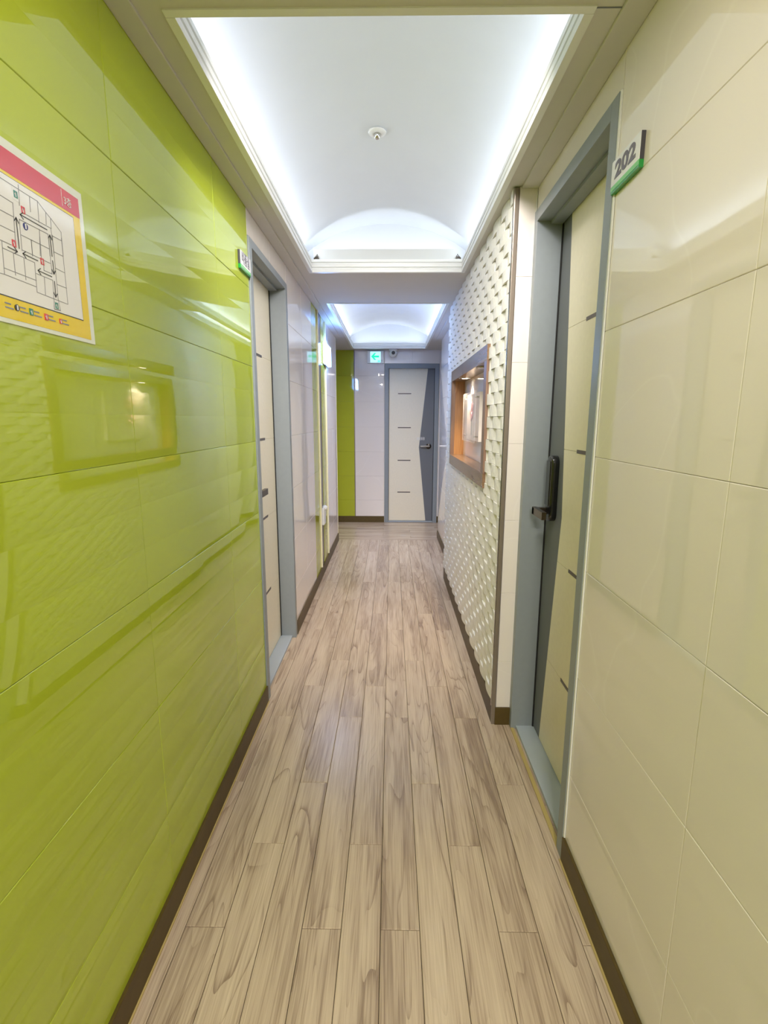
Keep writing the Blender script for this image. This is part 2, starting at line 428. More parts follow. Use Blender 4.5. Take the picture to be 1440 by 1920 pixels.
# ------------------------------------------------------------------ walls
def build_walls():
    # left wall: lime tile up to the doorway, white beyond, with two lime bands
    wl = boxes('wall_left', [(-0.76, XL - 0.008, YB, DL0 + 0.004, 0, H), (-0.76, XL - 0.008, DL0, DL1, DLT - 0.004, H), (-0.76, XL - 0.008, DL1 - 0.004, YLE, 0, H)], M['grout_white'])
    tag(wl, 'left corridor wall of glossy lime tile turning white past the door', 'wall', 'structure')
    wl.data.materials.append(M['grout_green'])
    for p in wl.data.polygons[:6]: p.material_index = 1
    def T(y0, y1, z0, z1, m, tilt=0.0):
        o = tile(wl, 'X+', XL, y0, y1, z0, z1, M[m], tilt=tilt)
        if o: o.location = Vector(o.location) - Vector(wl.location)
    gy = [DL0 - 0.004, 1.755, 1.13, 0.51, -0.11, -0.73, -1.35, YB]
    for a, b in zip(gy[1:], gy[:-1]):
        for z0, z1 in zip(ROWS[:-1], ROWS[1:]): T(a, b, z0, z1, 'green', 0.0015)
    T(DL0 - 0.003, 2.52, DLT + 0.002, H, 'white_tile'); T(2.52, DL1 + 0.003, DLT + 0.002, H, 'white_tile')
    for z0, z1 in zip(ROWS[:-1], ROWS[1:]):
        T(DL1 + 0.004, 3.34, z0, z1, 'white_tile', 0.0012); T(3.34, 3.75, z0, z1, 'white_tile', 0.0012)
        T(3.75, 4.02, z0, z1, 'green_flat', 0.001); T(4.235, 4.47, z0, z1, 'green_flat', 0.001)
        T(4.51, 4.93, z0, z1, 'white_tile', 0.0012); T(4.93, YLE - 0.004, z0, z1, 'white_tile', 0.0012)
    # return face of the left wall end towards the side passage is plain render
    for nm, a, b, m in (('edge_strip', 4.024, 4.040, 'gold_trim'), ('edge_strip', 4.482, 4.498, 'gold_trim'), ('recess_strip', 4.05, 4.23, 'dark_strip')):
        o = box(nm, (XL - 0.012, XL + (0.009 if nm == 'edge_strip' else -0.002), a, b, 0.085, H - 0.001), M[m])
        o.parent = wl; o.location = Vector(o.location) - Vector(wl.location)
    o = box('corner_strip', (XL - 0.03, XL + 0.002, YLE - 0.004, YLE + 0.006, 0.0, H - 0.001), M['gold_trim'])
    o.parent = wl; o.location = Vector(o.location) - Vector(wl.location)

    # right wall up to and over the doorway
    wr = boxes('wall_right', [(XR + 0.008, 0.72, YB, DR0 + 0.004, 0, H), (XR + 0.008, 0.72, DR0, DR1 + 0.03, DRT - 0.004, H), (XR + 0.008, 0.72, PY1 - 0.02, YRE, 0, H), (0.66, 0.72, DR1, PY1, 0, H)], M['grout_white'])
    tag(wr, 'right corridor wall of glossy off-white tile beside door 202', 'wall', 'structure')
    def R(y0, y1, z0, z1, tilt=0.0):
        o = tile(wr, 'X-', XR, y0, y1, z0, z1, M['white_tile'], tilt=tilt)
        if o: o.location = Vector(o.location) - Vector(wr.location)
    ry = [DR0 - 0.006, 0.778, 0.178, -0.42, -1.02, -1.62, YB]
    for a, b in zip(ry[1:], ry[:-1]):
        for z0, z1 in zip(ROWS[:-1], ROWS[1:]): R(a, b, z0, z1, 0.0010)
    R(DR0 - 0.005, PY0 + 0.004, DRT + 0.002, H)
    for z0, z1 in zip(ROWS[:-1], ROWS[1:]):
        R(PY1 + 0.002, 4.63, z0, z1, 0.0012); R(4.63, YRE - 0.003, z0, z1, 0.0012)

    # end wall with the lime band, white field and the doorway
    we = boxes('wall_end', [(-2.3, DE0 + 0.004, YE + 0.008, YE + 0.16, 0, H), (DE0, DE1, YE + 0.008, YE + 0.16, DET - 0.004, H), (DE1 - 0.004, 1.6, YE + 0.008, YE + 0.16, 0, H)], M['grout_white'])
    tag(we, 'far end wall of white tile with a lime tile band', 'wall', 'structure')
    def E(x0, x1, z0, z1, m, tilt=0.0):
        o = tile(we, 'Y-', YE, x0, x1, z0, z1, M[m], tilt=tilt)
        if o: o.location = Vector(o.location) - Vector(we.location)
    for z0, z1 in zip(ROWS[:-1], ROWS[1:]):
        for a, b in ((-2.3, -1.72), (-1.72, -1.12), (-1.12, -0.76)): E(a, b, z0, z1, 'white_tile', 0.001)
        E(-0.76, -0.462, z0, z1, 'green_flat', 0.001)
        E(-0.452, DE0 - 0.003, z0, z1, 'white_tile', 0.001)
        E(DE1 + 0.003, 1.1, z0, z1, 'white_tile', 0.001); E(1.1, 1.6, z0, z1, 'white_tile', 0.001)
    E(DE0 - 0.002, 0.25, DET + 0.002, H, 'white_tile'); E(0.25, DE1 + 0.002, DET + 0.002, H, 'white_tile')
    o = box('edge_strip', (-0.4615, -0.4525, YE - 0.003, YE + 0.01, 0.08, H - 0.001), M['bronze_trim'])
    o.parent = we; o.location = Vector(o.location) - Vector(we.location)

    # the rest of the shell, out of sight
    wb = box('wall_back', (-0.8, 0.8, YB - 0.12, YB, 0, H), M['plaster'])
    tag(wb, 'plain pale wall closing the corridor behind the viewer', 'wall', 'structure')
    wp = box('wall_passage_left', (-2.42, -2.3, YLE - 0.6, YE + 0.16, 0, H), M['plaster'])
    tag(wp, 'plain pale wall at the end of the left side passage', 'wall', 'structure')
    wq = box('wall_passage_near', (-2.3, -0.76, YLE - 0.12, YLE, 0, H), M['plaster'])
    tag(wq, 'plain pale near side of the left side passage', 'wall', 'structure')
    wq = box('wall_passage_right', (1.6, 1.72, YRE - 0.6, YE + 0.16, 0, H), M['plaster'])
    tag(wq, 'plain pale wall at the end of the right side passage', 'wall', 'structure')
    wq = box('wall_passage_right_near', (0.72, 1.6, YRE - 0.12, YRE, 0, H), M['plaster'])
    tag(wq, 'plain pale near side of the right side passage', 'wall', 'structure')
build_walls()

def build_pier():
    root = boxes('wall_feature', [(PX, 0.66, PY0 + 0.008, NY0 + 0.02, 0, H), (PX, 0.66, NY1 - 0.02, PY1, 0, H), (PX, 0.66, NY0 + 0.02, NY1 - 0.02, 0, NZ0 + 0.02), (PX, 0.66, NY0 + 0.02, NY1 - 0.02, NZ1 - 0.02, H)], M['block_back'])
    tag(root, 'white woven-pattern block wall with a lit wooden niche', 'wall', 'structure')
    base = Vector(root.location)
    def adopt(o):
        o.parent = root; o.location = Vector(o.location) - base; return o
    for z0, z1 in zip(ROWS[:-1], ROWS[1:]):
        o = tile(None, 'Y-', PY0, PX + 0.008, XR - 0.001, z0, z1, M['white_tile'])
        adopt(o)
    # corner strip
    v, f = [], []
    adopt(boxes('corner_strip', [(PX - 0.010, PX + 0.006, PY0 - 0.004, PY0 + 0.010, 0.0, H - 0.004)], M['bronze_trim'], bevel=0.002))
    adopt(boxes('edge_strip', [(PX - 0.013, PX - 0.0102, PY0 + 0.001, PY0 + 0.010, 0.085, H - 0.004)], M['chrome']))
    # woven blocks
    Lb, z0, n = 0.163, 0.1, 40
    rp = (H - z0) / n
    Y0, Y1 = PY0 + 0.012, PY1
    pieces = []
    for r in range(n):
        za, zb = z0 + r * rp, z0 + (r + 1) * rp
        start = Y0 if r % 2 == 0 else Y0 - Lb / 2
        y = start
        while y < Y1 - 0.004:
            ca, cb = max(y, Y0), min(y + Lb, Y1)
            rects = []
            if zb <= NZ0 or za >= NZ1 or cb <= NY0 or ca >= NY1: rects = [(ca, cb, za, zb)]
            else:
                if ca < NY0: rects.append((ca, NY0, za, zb))
                if cb > NY1: rects.append((NY1, cb, za, zb))
                ia, ib = max(ca, NY0), min(cb, NY1)
                if za < NZ0: rects.append((ia, ib, za, NZ0))
                if zb > NZ1: rects.append((ia, ib, NZ1, zb))
            for (a, b, c, d) in rects:
                if b - a > 0.006 and d - c > 0.006: pieces.append((a, b, c, d, y))
            y += Lb
    pieces.sort(key=lambda p: p[0])
    cache = {}
    B = 0.0088
    def shape(a, b, c, d, y):
        u0, u1 = (a - y) / Lb, (b - y) / Lb
        g = 0.0010; seg = max(3, int(round(8 * (u1 - u0))))
        hw = (b - a) / 2; hh = (d - c) / 2 - g
        verts, faces = [], []
        for i in range(seg + 1):
            u = u0 + (u1 - u0) * i / seg
            yy = -hw + g + (2 * hw - 2 * g) * i / seg
            x = -0.005 - B * (1 - (2 * u - 1) ** 2)
            verts += [(x, yy, -hh), (x, yy, hh), (0, yy, -hh), (0, yy, hh)]
        for i in range(seg):
            p, q = 4 * i, 4 * i + 4
            faces += [(p, q, q + 1, p + 1)[::-1], (p, p + 2, q + 2, q)[::-1], (p + 1, q + 1, q + 3, p + 3)[::-1]]
        faces += [(0, 1, 3, 2), (4 * seg, 4 * seg + 2, 4 * seg + 3, 4 * seg + 1)]
        return verts, faces
    rnd = random.Random(3)
    SV, SF = [], []
    for k, (a, b, c, d, y) in enumerate(pieces):
        dx = rnd.uniform(-0.0016, 0.0012); rz = rnd.uniform(-0.012, 0.012)
        loc = Vector((PX + dx, (a + b) / 2, (c + d) / 2))
        if k < 298:
            key = (round((a - y) / Lb, 3), round((b - y) / Lb, 3), round(d - c, 4))
            if key not in cache:
                vs, fs = shape(a, b, c, d, y)
                me = mesh_from('woven_block', vs, fs)
                bm = bmesh.new(); bm.from_mesh(me); bmesh.ops.recalc_face_normals(bm, faces=list(bm.faces)); bm.to_mesh(me); bm.free()
                cache[key] = me
            link('woven_block', cache[key], M['block'], root, loc - base, (0, 0, rz))
        else:
            vs, fs = shape(a, b, c, d, y)
            m = Matrix.Translation(loc - base) @ Matrix.Rotation(rz, 4, 'Z')
            n0 = len(SV)
            SV.extend(tuple(m @ Vector(v)) for v in vs); SF.extend(tuple(n0 + i for i in f2) for f2 in fs)
    me = mesh_from('woven_block_field', SV, SF)
    bm = bmesh.new(); bm.from_mesh(me); bmesh.ops.recalc_face_normals(bm, faces=list(bm.faces)); bm.to_mesh(me); bm.free()
    o = link('woven_block_field', me, M['block'], root); o['kind'] = 'stuff'
    # far return of the pier
    o = box('end_panel', (PX - 0.002, XR, PY1, PY1 + 0.008, 0, H), M['grout_white']); adopt(o)
build_pier()

def build_niche():
    t = empty('display_niche', (0.43, (NY0 + NY1) / 2, NZ0))
    tag(t, 'wooden framed display niche set into the white block wall', 'niche')
    base = Vector(t.location)
    def P(name, b, m, bevel=0.0):
        o = box(name, b, M[m], None, bevel); o.parent = t; o.location = Vector(o.location) - base; return o
    f0, bk = 0.426, 0.520
    iy0, iy1, iz0, iz1 = NY0 + 0.066, NY1 - 0.045, NZ0 + 0.068, NZ1 - 0.070
    P('frame_top', (f0, 0.452, NY0, NY1, iz1, NZ1), 'wood_h', 0.001)
    P('frame_bottom', (f0, 0.452, NY0, NY1, NZ0, iz0), 'wood_h', 0.001)
    P('frame_upright', (f0, 0.452, NY0, iy0, iz0, iz1), 'wood_v', 0.001)
    P('frame_upright', (f0, 0.452, iy1, NY1, iz0, iz1), 'wood_v', 0.001)
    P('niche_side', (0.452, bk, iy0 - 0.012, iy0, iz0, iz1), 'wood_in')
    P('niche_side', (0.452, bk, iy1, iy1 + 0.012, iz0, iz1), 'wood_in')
    P('niche_shelf', (0.452, bk, iy0 - 0.012, iy1 + 0.012, iz0 - 0.012, iz0), 'wood_h')
    P('niche_roof', (0.452, bk, iy0 - 0.012, iy1 + 0.012, iz1, iz1 + 0.012), 'wood_h')
    P('back_panel', (bk, bk + 0.012, iy0 - 0.012, iy1 + 0.012, iz0 - 0.012, iz1 + 0.012), 'white_gloss')
    # spotlights in its roof
    for y, lit, lab in ((3.33, True, 'lit round spotlight in the roof of the wooden niche'), (2.66, False, 'dark round spotlight nearest the near side of the niche roof')):
        s = empty('niche_spotlight', (0.468, y, iz1 - 0.006)); tag(s, lab, 'spotlight')
        lathe('rim', [(0.024, 0.0), (0.036, -0.001), (0.038, 0.004), (0.038, 0.0055), (0.022, 0.0055)], M['chrome'], s)
        lathe('lens', [(0.0255, 0.0035), (0.024, 0.0005), (0.012, -0.0005)], M['spot_glow'] if lit else M['lens'], s)
        if lit:
            d = bpy.data.lights.new('niche_spot', 'SPOT'); d.energy = SPOT_POWER; d.color = (1.0, 0.80, 0.56)
            d.spot_size = math.radians(110); d.spot_blend = 0.8; d.shadow_soft_size = 0.02
            lo = bpy.data.objects.new('niche_spot', d); COL.objects.link(lo); lo.parent = s; lo.location = (0, 0, -0.008)
    # picture block
    a = empty('acrylic_picture', (0.505, 3.16, 1.165)); tag(a, 'clear acrylic block picture with a pink flower inside the niche', 'picture')
    b2 = Vector(a.location)
    def Q(name, b, m, bevel=0.0):
        o = box(name, b, M[m], None, bevel); o.parent = a; o.location = Vector(o.location) - b2; return o
    Q('print_sheet', (0.500, 0.5195, 2.93, 3.40, 1.172, 1.455), 'picture', 0.001)
    Q('front_sheet', (0.474, 0.478, 2.92, 3.41, 1.165, 1.462), 'acrylic', 0.0008)
    for y in (2.955, 3.375):
        for z in (1.20, 1.427):
            o = lathe('standoff', [(0.005, 0), (0.005, 0.024)], M['chrome'], a, Vector((0.4775, y, z)) - b2, (0, math.pi / 2, 0), n=12)
    for i in range(5):
        an = i * 1.256
        o = lathe('petal', [(0.012, 0), (0.030, 0.0008), (0.012, 0.0016)], M['petal'], a, Vector((0.4995, 3.2 + 0.035 * math.cos(an), 1.35 + 0.035 * math.sin(an))) - b2, (0, -math.pi / 2, 0), n=14)
    Q('stem', (0.4988, 0.5, 3.196, 3.204, 1.20, 1.33), 'print_green')
build_niche()

# ------------------------------------------------------------------ skirting
def base_run(name, b, label):
    o = box(name, b, M['baseboard'], None, 0.0008, 1); tag(o, label, 'baseboard', 'structure'); return o
base_run('baseboard_left', (XL, XL + 0.008, YB, DL0 - 0.003, 0, 0.08), 'dark brown baseboard under the lime tile wall')
base_run('baseboard_left', (XL, XL + 0.008, DL1 + 0.003, YLE, 0, 0.08), 'dark brown baseboard under the white tile left of corridor')
base_run('baseboard_right', (XR - 0.008, XR, YB, DR0 - 0.003, 0, 0.08), 'dark brown baseboard on the near right below white tile')
base_run('baseboard_right', (PX + 0.004, XR - 0.002, PY0 - 0.008, PY0, 0, 0.08), 'short dark brown baseboard on the pier return by door 202')
base_run('baseboard_feature', (PX - 0.010, PX, PY0 + 0.011, PY1, 0, 0.099), 'dark brown baseboard under the white block wall')
base_run('baseboard_right', (XR - 0.008, XR, PY1 + 0.008, YRE, 0, 0.08), 'dark brown baseboard beyond the white block wall')
base_run('baseboard_end', (-2.3, DE0 - 0.003, YE - 0.008, YE, 0, 0.08), 'dark brown baseboard along the far end wall')
base_run('baseboard_end', (DE1 + 0.003, 1.6, YE - 0.008, YE, 0, 0.08), 'dark brown baseboard right of the far door')
for nm, b, lab in (('trim_1', (XL + 0.008, XL + 0.012, YB, DL0 - 0.003, 0, 0.004), 'thin yellowed sealant line along the lime wall baseboard'),
                   ('trim_2', (XR - 0.013, XR - 0.008, YB, DR0 - 0.003, 0, 0.004), 'thin yellowed sealant line along the near right baseboard'),
                   ('trim_3', (XR - 0.006, XR + 0.008, DR0 + 0.03, DR1 - 0.01, 0, 0.004), 'yellowed sealant line in front of the door 202 sill')):
    o = box(nm, b, M['sealant']); tag(o, lab, 'sealant', 'structure')

# ------------------------------------------------------------------ doors
def build_door(name, label, origin, rz, mirror, Wd, Ht, face_w, top_w, depth, proud, lock):
    """local space: u (x) from hinge jamb to lock jamb outside, v (y) out into the corridor, z up.
       mirror flips u so that the lock lies on the other side."""
    d = empty(name, origin); d.rotation_euler = (0, 0, rz)
    tag(d, label, 'door', 'structure')
    s = -1 if mirror else 1
    def B(nm, b, m, parent=d, bevel=0.0):
        bb = (s * b[0], s * b[1], b[2], b[3], b[4], b[5])
        o = box(nm, bb, m, None, bevel); o.parent = parent
        if parent is not d: o.location = Vector(o.location) - Vector(parent.location)
        return o
    back = -depth - 0.055
    # frame: two jambs and a head, each stepped by a door stop
    B('jamb', (0, face_w, back, proud, 0, Ht), M['frame'], bevel=0.0012)
    B('jamb', (Wd - face_w, Wd, back, proud, 0, Ht), M['frame'], bevel=0.0012)
    B('frame_head', (face_w - 0.001, Wd - face_w + 0.001, back, proud, Ht - top_w, Ht), M['frame'], bevel=0.0012)
    st0, st1 = -depth + 0.004, -depth + 0.045
    B('door_stop', (face_w, Wd - face_w, st0, st1, Ht - top_w - 0.010, Ht - top_w), M['frame'])
    B('gasket', (face_w, face_w + 0.005, -depth - 0.004, st0 + 0.001, 0.012, Ht - top_w - 0.002), M['gasket'])
    B('gasket', (Wd - face_w - 0.005, Wd - face_w, -depth - 0.004, st0 + 0.001, 0.012, Ht - top_w - 0.002), M['gasket'])
    B('gasket', (face_w, Wd - face_w, -depth - 0.004, st0 + 0.001, Ht - top_w - 0.006, Ht - top_w - 0.001), M['gasket'])
    B('sill', (face_w - 0.001, Wd - face_w + 0.001, back, proud - 0.022, 0, 0.014), M['sill'], bevel=0.001)
    # leaf
    u0, u1 = face_w + 0.004, Wd - face_w - 0.004
    z0, z1 = 0.018, Ht - top_w - 0.005
    B('leaf_core', (u0, u1, -depth - 0.04, -depth - 0.0035, z0, z1), M['cream'])
    zm = 0.955
    ew = lambda z: (0.082 + (0.178 - 0.082) * (z - z0) / (zm - z0)) if z <= zm else (0.178 - (0.178 - 0.080) * (z - zm) / (z1 - zm))
    edge = lambda z: u1 - ew(z)
    cuts = [z0, 0.386, 0.790, 1.197, 1.610, z1]
    g = 0.0006
    for a, b in zip(cuts[:-1], cuts[1:]):
        a2, b2 = a + (g if a > z0 else 0), b - (g if b < z1 else 0)
        pts = [(u0, a2), (edge(a2) - g, a2)]
        if a2 < zm < b2: pts.append((edge(zm) - g, zm))
        pts += [(edge(b2) - g, b2), (u0, b2)]
        o = prism('panel', [(s * u, z) for u, z in pts], 'Y', -depth - 0.004, -depth, M['cream'], d)
    o = prism('lock_stile', [(s * u, z) for u, z in [(edge(z0), z0), (u1, z0), (u1, z1), (edge(z1), z1), (edge(zm), zm)]], 'Y', -depth - 0.004, -depth - 0.0002, M['dark_grey'], d)
    for z in cuts[1:-1]:
        B('inlay_bar', (u1 - 0.282 - 0.162, u1 - 0.282, -depth - 0.003, -depth + 0.0012, z - 0.006, z + 0.006), M['bar'])
    if lock == 'digital':
        c = u1 - 0.085
        lk = boxes('door_lock', [(s * c - 0.034, s * c + 0.034, -depth, -depth + 0.027, 0.925, 1.17)], M['black_gloss'], d)
        bm = bmesh.new(); bm.from_mesh(lk.data)
        vert = [e for e in bm.edges if abs((e.verts[0].co - e.verts[1].co).normalized().y) > 0.9]
        bmesh.ops.bevel(bm, geom=vert, offset=0.030, segments=8, affect='EDGES', profile=0.5)
        front = [e for e in bm.edges if e.verts[0].co.y > 0.0134 and e.verts[1].co.y > 0.0134]
        bmesh.ops.bevel(bm, geom=front, offset=0.010, segments=4, affect='EDGES', profile=0.5)
        for f in bm.faces: f.smooth = True
        bm.to_mesh(lk.data); bm.free()
        lk['label'] = 'glossy black rounded digital lock body'
        B('slide_cover', (c - 0.021, c + 0.021, -depth + 0.0265, -depth + 0.030, 0.985, 1.150), M['black_gloss'], lk, 0.0012)
        lv = boxes('lever', [(min(s * (c + 0.01), s * (c + 0.032)), max(s * (c + 0.01), s * (c + 0.032)), -depth + 0.02, -depth + 0.072, 0.948, 0.972),
                             (min(s * (c - 0.095), s * (c + 0.032)), max(s * (c - 0.095), s * (c + 0.032)), -depth + 0.056, -depth + 0.072, 0.946, 0.974)], M['brown_metal'], None)
        lv.parent = lk; lv.location = Vector(lv.location) - Vector(lk.location)
    else:
        c = u1 - 0.058
        hd = empty('lever_handle', (s * c, -depth, 0.968), d)
        lathe('rose', [(0.034, 0), (0.034, 0.004), (0.028, 0.010), (0.014, 0.012), (0.012, 0.040)], M['brown_metal'], hd, (0, 0, 0), (-math.pi / 2, 0, 0), n=28)
        o = box('lever', (-0.105 * s, 0.014 * s, 0.036, 0.050, -0.011, 0.011), M['chrome'], None, 0.005, 3); o.parent = hd
        lathe('key_cylinder', [(0.013, 0.0), (0.013, 0.046), (0.010, 0.050)], M['chrome'], hd, (0.0, 0, 0.024), (-math.pi / 2, 0, 0), n=20)
        # small white lettering above the handle
        v, f = [], []
        for k in range(3):
            xx = s * (c - 0.052) + k * 0.034 * 1.0 - 0.0
            for b in ((0, 0.004, 0, 0.034), (0.022, 0.026, 0, 0.034), (0.004, 0.022, 0.014, 0.019), (0.004, 0.022, 0, 0.004), (0.004, 0.022, 0.030, 0.034)):
                box_data((xx + b[0], xx + b[1], -depth - 0.0004, -depth + 0.0006, 1.045 + b[2], 1.045 + b[3]), v, f)
        link('lettering', mesh_from('lettering', v, f), M['white_plastic'], d)
    return d

# local +y must face the corridor
build_door('door_1', 'cream door with a grey lock side and black digital lock beside sign 202', (XR, DR0, 0), math.pi / 2, False, DR1 - DR0 - 0.003, DRT, 0.042, 0.040, 0.089, 0.006, 'digital')
build_door('door_2', 'recessed cream door in a grey frame at the lime wall end', (XL, DL1, 0), -math.pi / 2, False, DL1 - DL0, DLT, 0.042, 0.034, 0.085, 0.006, 'digital')
build_door('door_3', 'cream and slate door with lever handle in the far end wall', (DE0, YE, 0), math.pi, True, DE1 - DE0, DET, 0.050, 0.045, 0.035, 0.008, 'lever')

o = box('trim_4', (XR - 0.004, XR - 0.0005, DR0 - 0.0075, DR0 - 0.0005, 0.081, DRT), M['white_plastic'])
tag(o, 'narrow white sealant bead up the near side of the door 202 frame', 'sealant', 'structure')
o = box('trim_5', (XR - 0.004, XR - 0.001, PY0 - 0.005, PY0 - 0.0005, 0.081, H), M['white_plastic'])
tag(o, 'narrow white sealant bead between pier and door 202 frame', 'sealant', 'structure')

# ------------------------------------------------------------------ ceiling with vaulted coves
TRAYS = [(-1.75, 0.40), (1.205, 3.04), (3.84, 6.16)]
TX0, TX1 = -0.452, 0.390
def build_ceiling():
    ys = [YB]
    bl = []
    for a, b in TRAYS:
        bl.append((-0.76, 0.72, ys[-1], a - 0.019, H, H + 0.06)); ys.append(b + 0.019)
    bl.append((-0.76, 0.72, ys[-1], YE + 0.16, H, H + 0.06))
    for a, b in TRAYS:
        bl.append((-0.76, TX0 - 0.019, a - 0.019, b + 0.019, H, H + 0.06)); bl.append((TX1 + 0.019, 0.72, a - 0.019, b + 0.019, H, H + 0.06))
    bl.append((-2.42, -0.76, YLE - 0.12, YE + 0.16, H, H + 0.06)); bl.append((0.72, 1.72, YRE - 0.12, YE + 0.16, H, H + 0.06))
    ce = boxes('ceiling', bl, M['plaster'])
    tag(ce, 'low flat ceiling with vaulted lit recesses along the corridor', 'ceiling', 'structure')
    base = Vector(ce.location)
    def adopt(o):
        o.parent = ce; o.location = Vector(o.location) - base; return o
    cx, R, apex = -0.031, 0.81, 2.412
    half = 0.545
    def vault(y0, y1):
        n = 28; verts, faces = [], []
        for i in range(n + 1):
            x = -half + 2 * half * i / n
            z = apex - R + math.sqrt(R * R - x * x)
            for y in (y0, y1): verts.append((cx + x, y, z))
        for i in range(n): faces.append((2 * i, 2 * i + 1, 2 * i + 3, 2 * i + 2))
        me = mesh_from('cove_vault', verts, faces, True)
        adopt(link('cove_vault', me, M['vault']))
        for yy, fl in ((y0, 1), (y1, -1)):
            vs = [(cx - half + 2 * half * i / n, yy, apex - R + math.sqrt(R * R - (-half + 2 * half * i / n) ** 2)) for i in range(n + 1)]
            vs += [(cx + half, yy, H + 0.06), (cx - half, yy, H + 0.06)]
            adopt(link('cove_end', mesh_from('cove_end', vs, [tuple(range(len(vs)))[::fl]]), M['vault']))
        zs = apex - R + math.sqrt(R * R - half * half)
        for sx in (-1, 1):
            x = cx + sx * half
            adopt(box('cove_side', (x, x + sx * 0.01, y0, y1, H + 0.055, zs + 0.004), M['vault']))
    prof = [(0.0, 0.0), (-0.001, 0.016), (0.009, 0.020), (0.009, 0.027), (0.001, 0.029), (0.000, 0.042), (0.010, 0.046), (0.010, 0.053), (0.002, 0.055), (0.002, 0.069), (0.020, 0.069), (0.020, 0.0)]
    for k, (a, b) in enumerate(TRAYS):
        vault(a - 0.13, b + 0.13)
        # ribbed molding round the opening (u runs away from the opening)
        adopt(prism('cove_molding', [(TX0 - 0.001 - u, H - 0.003 + z) for u, z in prof], 'Y', a, b, M['molding']))
        adopt(prism('cove_molding', [(TX1 + 0.001 + u, H - 0.003 + z) for u, z in prof], 'Y', a, b, M['molding']))
        adopt(prism('cove_molding', [(b + 0.001 + u, H - 0.003 + z) for u, z in prof], 'X', TX0 - 0.020, TX1 + 0.020, M['molding']))
        adopt(prism('cove_molding', [(a - 0.001 - u, H - 0.003 + z) for u, z in prof], 'X', TX0 - 0.020, TX1 + 0.020, M['molding']))
        names = ['behind the viewer', 'near', 'far']
        nm = names[k]
        # LED strips lying on the ledge
        zl = H + 0.066
        Ln = b - a
        for sx, x in ((1, TX0 - 0.060), (-1, TX1 + 0.060)):
            o = box('led_strip', (x - 0.008, x + 0.008, a - 0.02, b + 0.02, H + 0.0605, zl), M['led'])
            tag(o, 'hidden white light strip on the %s ledge of the ceiling recess %s' % ('left' if sx > 0 else 'right', nm if k == 0 else 'nearest the far door' if k == 2 else 'over door 202'), 'light strip')
            area_light('cove_light', (x, (a + b) / 2, zl + 0.004), (1.3 * sx, 0, 1), (0, 1, 0), Ln, 0.012, LED_POWER * Ln, LED_COLOR)
        for sy, y in ((1, a - 0.075), (-1, b + 0.075)):
            o = box('led_strip', (TX0 + 0.03, TX1 - 0.03, y - 0.008, y + 0.008, H + 0.0605, zl), M['led'])
            tag(o, 'hidden white light strip on the %s ledge of the ceiling recess %s' % ('near' if sy > 0 else 'far', nm if k == 0 else 'nearest the far door' if k == 2 else 'over door 202'), 'light strip')
            area_light('cove_light', (-0.031, y, zl + 0.004), (0, 0.5 * sy, 1), (1, 0, 0), TX1 - TX0 - 0.1, 0.012, LED_POWER * 0.34, LED_COLOR)
        # added fill lamp, out of view behind the near lip, brightening walls and floor
        fl = empty('added_fill_lamp', (-0.031, a + 0.03, H + 0.062))
        tag(fl, 'added fill lamp hidden at the near end of the ceiling recess ' + (nm if k == 0 else 'nearest the far door' if k == 2 else 'over door 202'), 'lamp')
        prism('added_lamp_body', [(-0.03, 0.0), (0.03, 0.0), (0.03, 0.04), (0.0, 0.10), (-0.03, 0.10)], 'X', -0.24, 0.24, M['white_plastic'], fl)
        area_light('added_fill_light', (-0.031 + (0.02 if k == 1 else 0.0), a + 0.062, H + 0.165), FILL_AIM[k], (FILL_AIM[k][1], -FILL_AIM[k][0], 0), 0.55, 0.11, FILL_POWER[k], FILL_COLOR[k]).data.spread = math.radians((82, 90, 82)[k])
        # sensor on the crown
        sy_ = {0: -0.6, 1: 2.21, 2: 4.45}[k]
        s = empty('smoke_detector' if k else 'smoke_detector', (-0.062 if k == 1 else -0.02, sy_, apex - 0.003))
        tag(s, ('small round white ceiling detector %s' % {0: 'in the recess behind the viewer', 1: 'in the near ceiling recess', 2: 'in the far ceiling recess'}[k]), 'detector', group='ceiling detectors')
        lathe('base_plate', [(0.030, 0.004), (0.036, -0.001), (0.034, -0.006), (0.018, -0.009)], M['white_plastic'], s)
        lathe('sensor_cap', [(0.013, -0.008), (0.0135, -0.013), (0.011, -0.022), (0.006, -0.026)], M['chrome'], s)
    # raised board at the far end of the near recess
    adopt(prism('upstand_board', [(TX0 + 0.012, H + 0.062), (TX1 - 0.012, H + 0.062), (TX1 - 0.045, H + 0.125), (TX0 + 0.004, H + 0.125)], 'Y', 3.063, 3.073, M['board']))
    # shallow cornice strips with a soft step
    for x0, x1, y0, y1 in ((XL, -0.524, YB, YLE), (0.462, XR, YB, PY0 - 0.001), (0.462, XR, PY1 + 0.01, YRE)):
        adopt(box('cornice_strip', (x0, x1, y0, y1, H - 0.007, H + 0.001), M['plaster'], None, 0.002, 2))
    adopt(box('joint_line', (TX1 + 0.002, 0.462, 1.19, 1.193, H - 0.0008, H + 0.001), M['dark_grey']))
    # loose cables sticking out at the recess corners
    for (x, y, sgn) in ((TX0 + 0.006, 3.062, 1), (TX1 - 0.006, 3.062, -1)):
        v, f = [], []
        for j in range(3):
            for i in range(4):
                box_data((x + sgn * (0.004 * j + 0.006 * i), x + sgn * (0.004 * j + 0.006 * i) + 0.004, y - 0.003 - 0.002 * j, y + 0.001 - 0.002 * j, H + 0.072 + 0.006 * i * (1 - 0.5 * j), H + 0.080 + 0.006 * i * (1 - 0.5 * j)), v, f)
        o = link('cable_end', mesh_from('cable_end', v, f), M['brown_metal'])
        adopt(o)
build_ceiling()

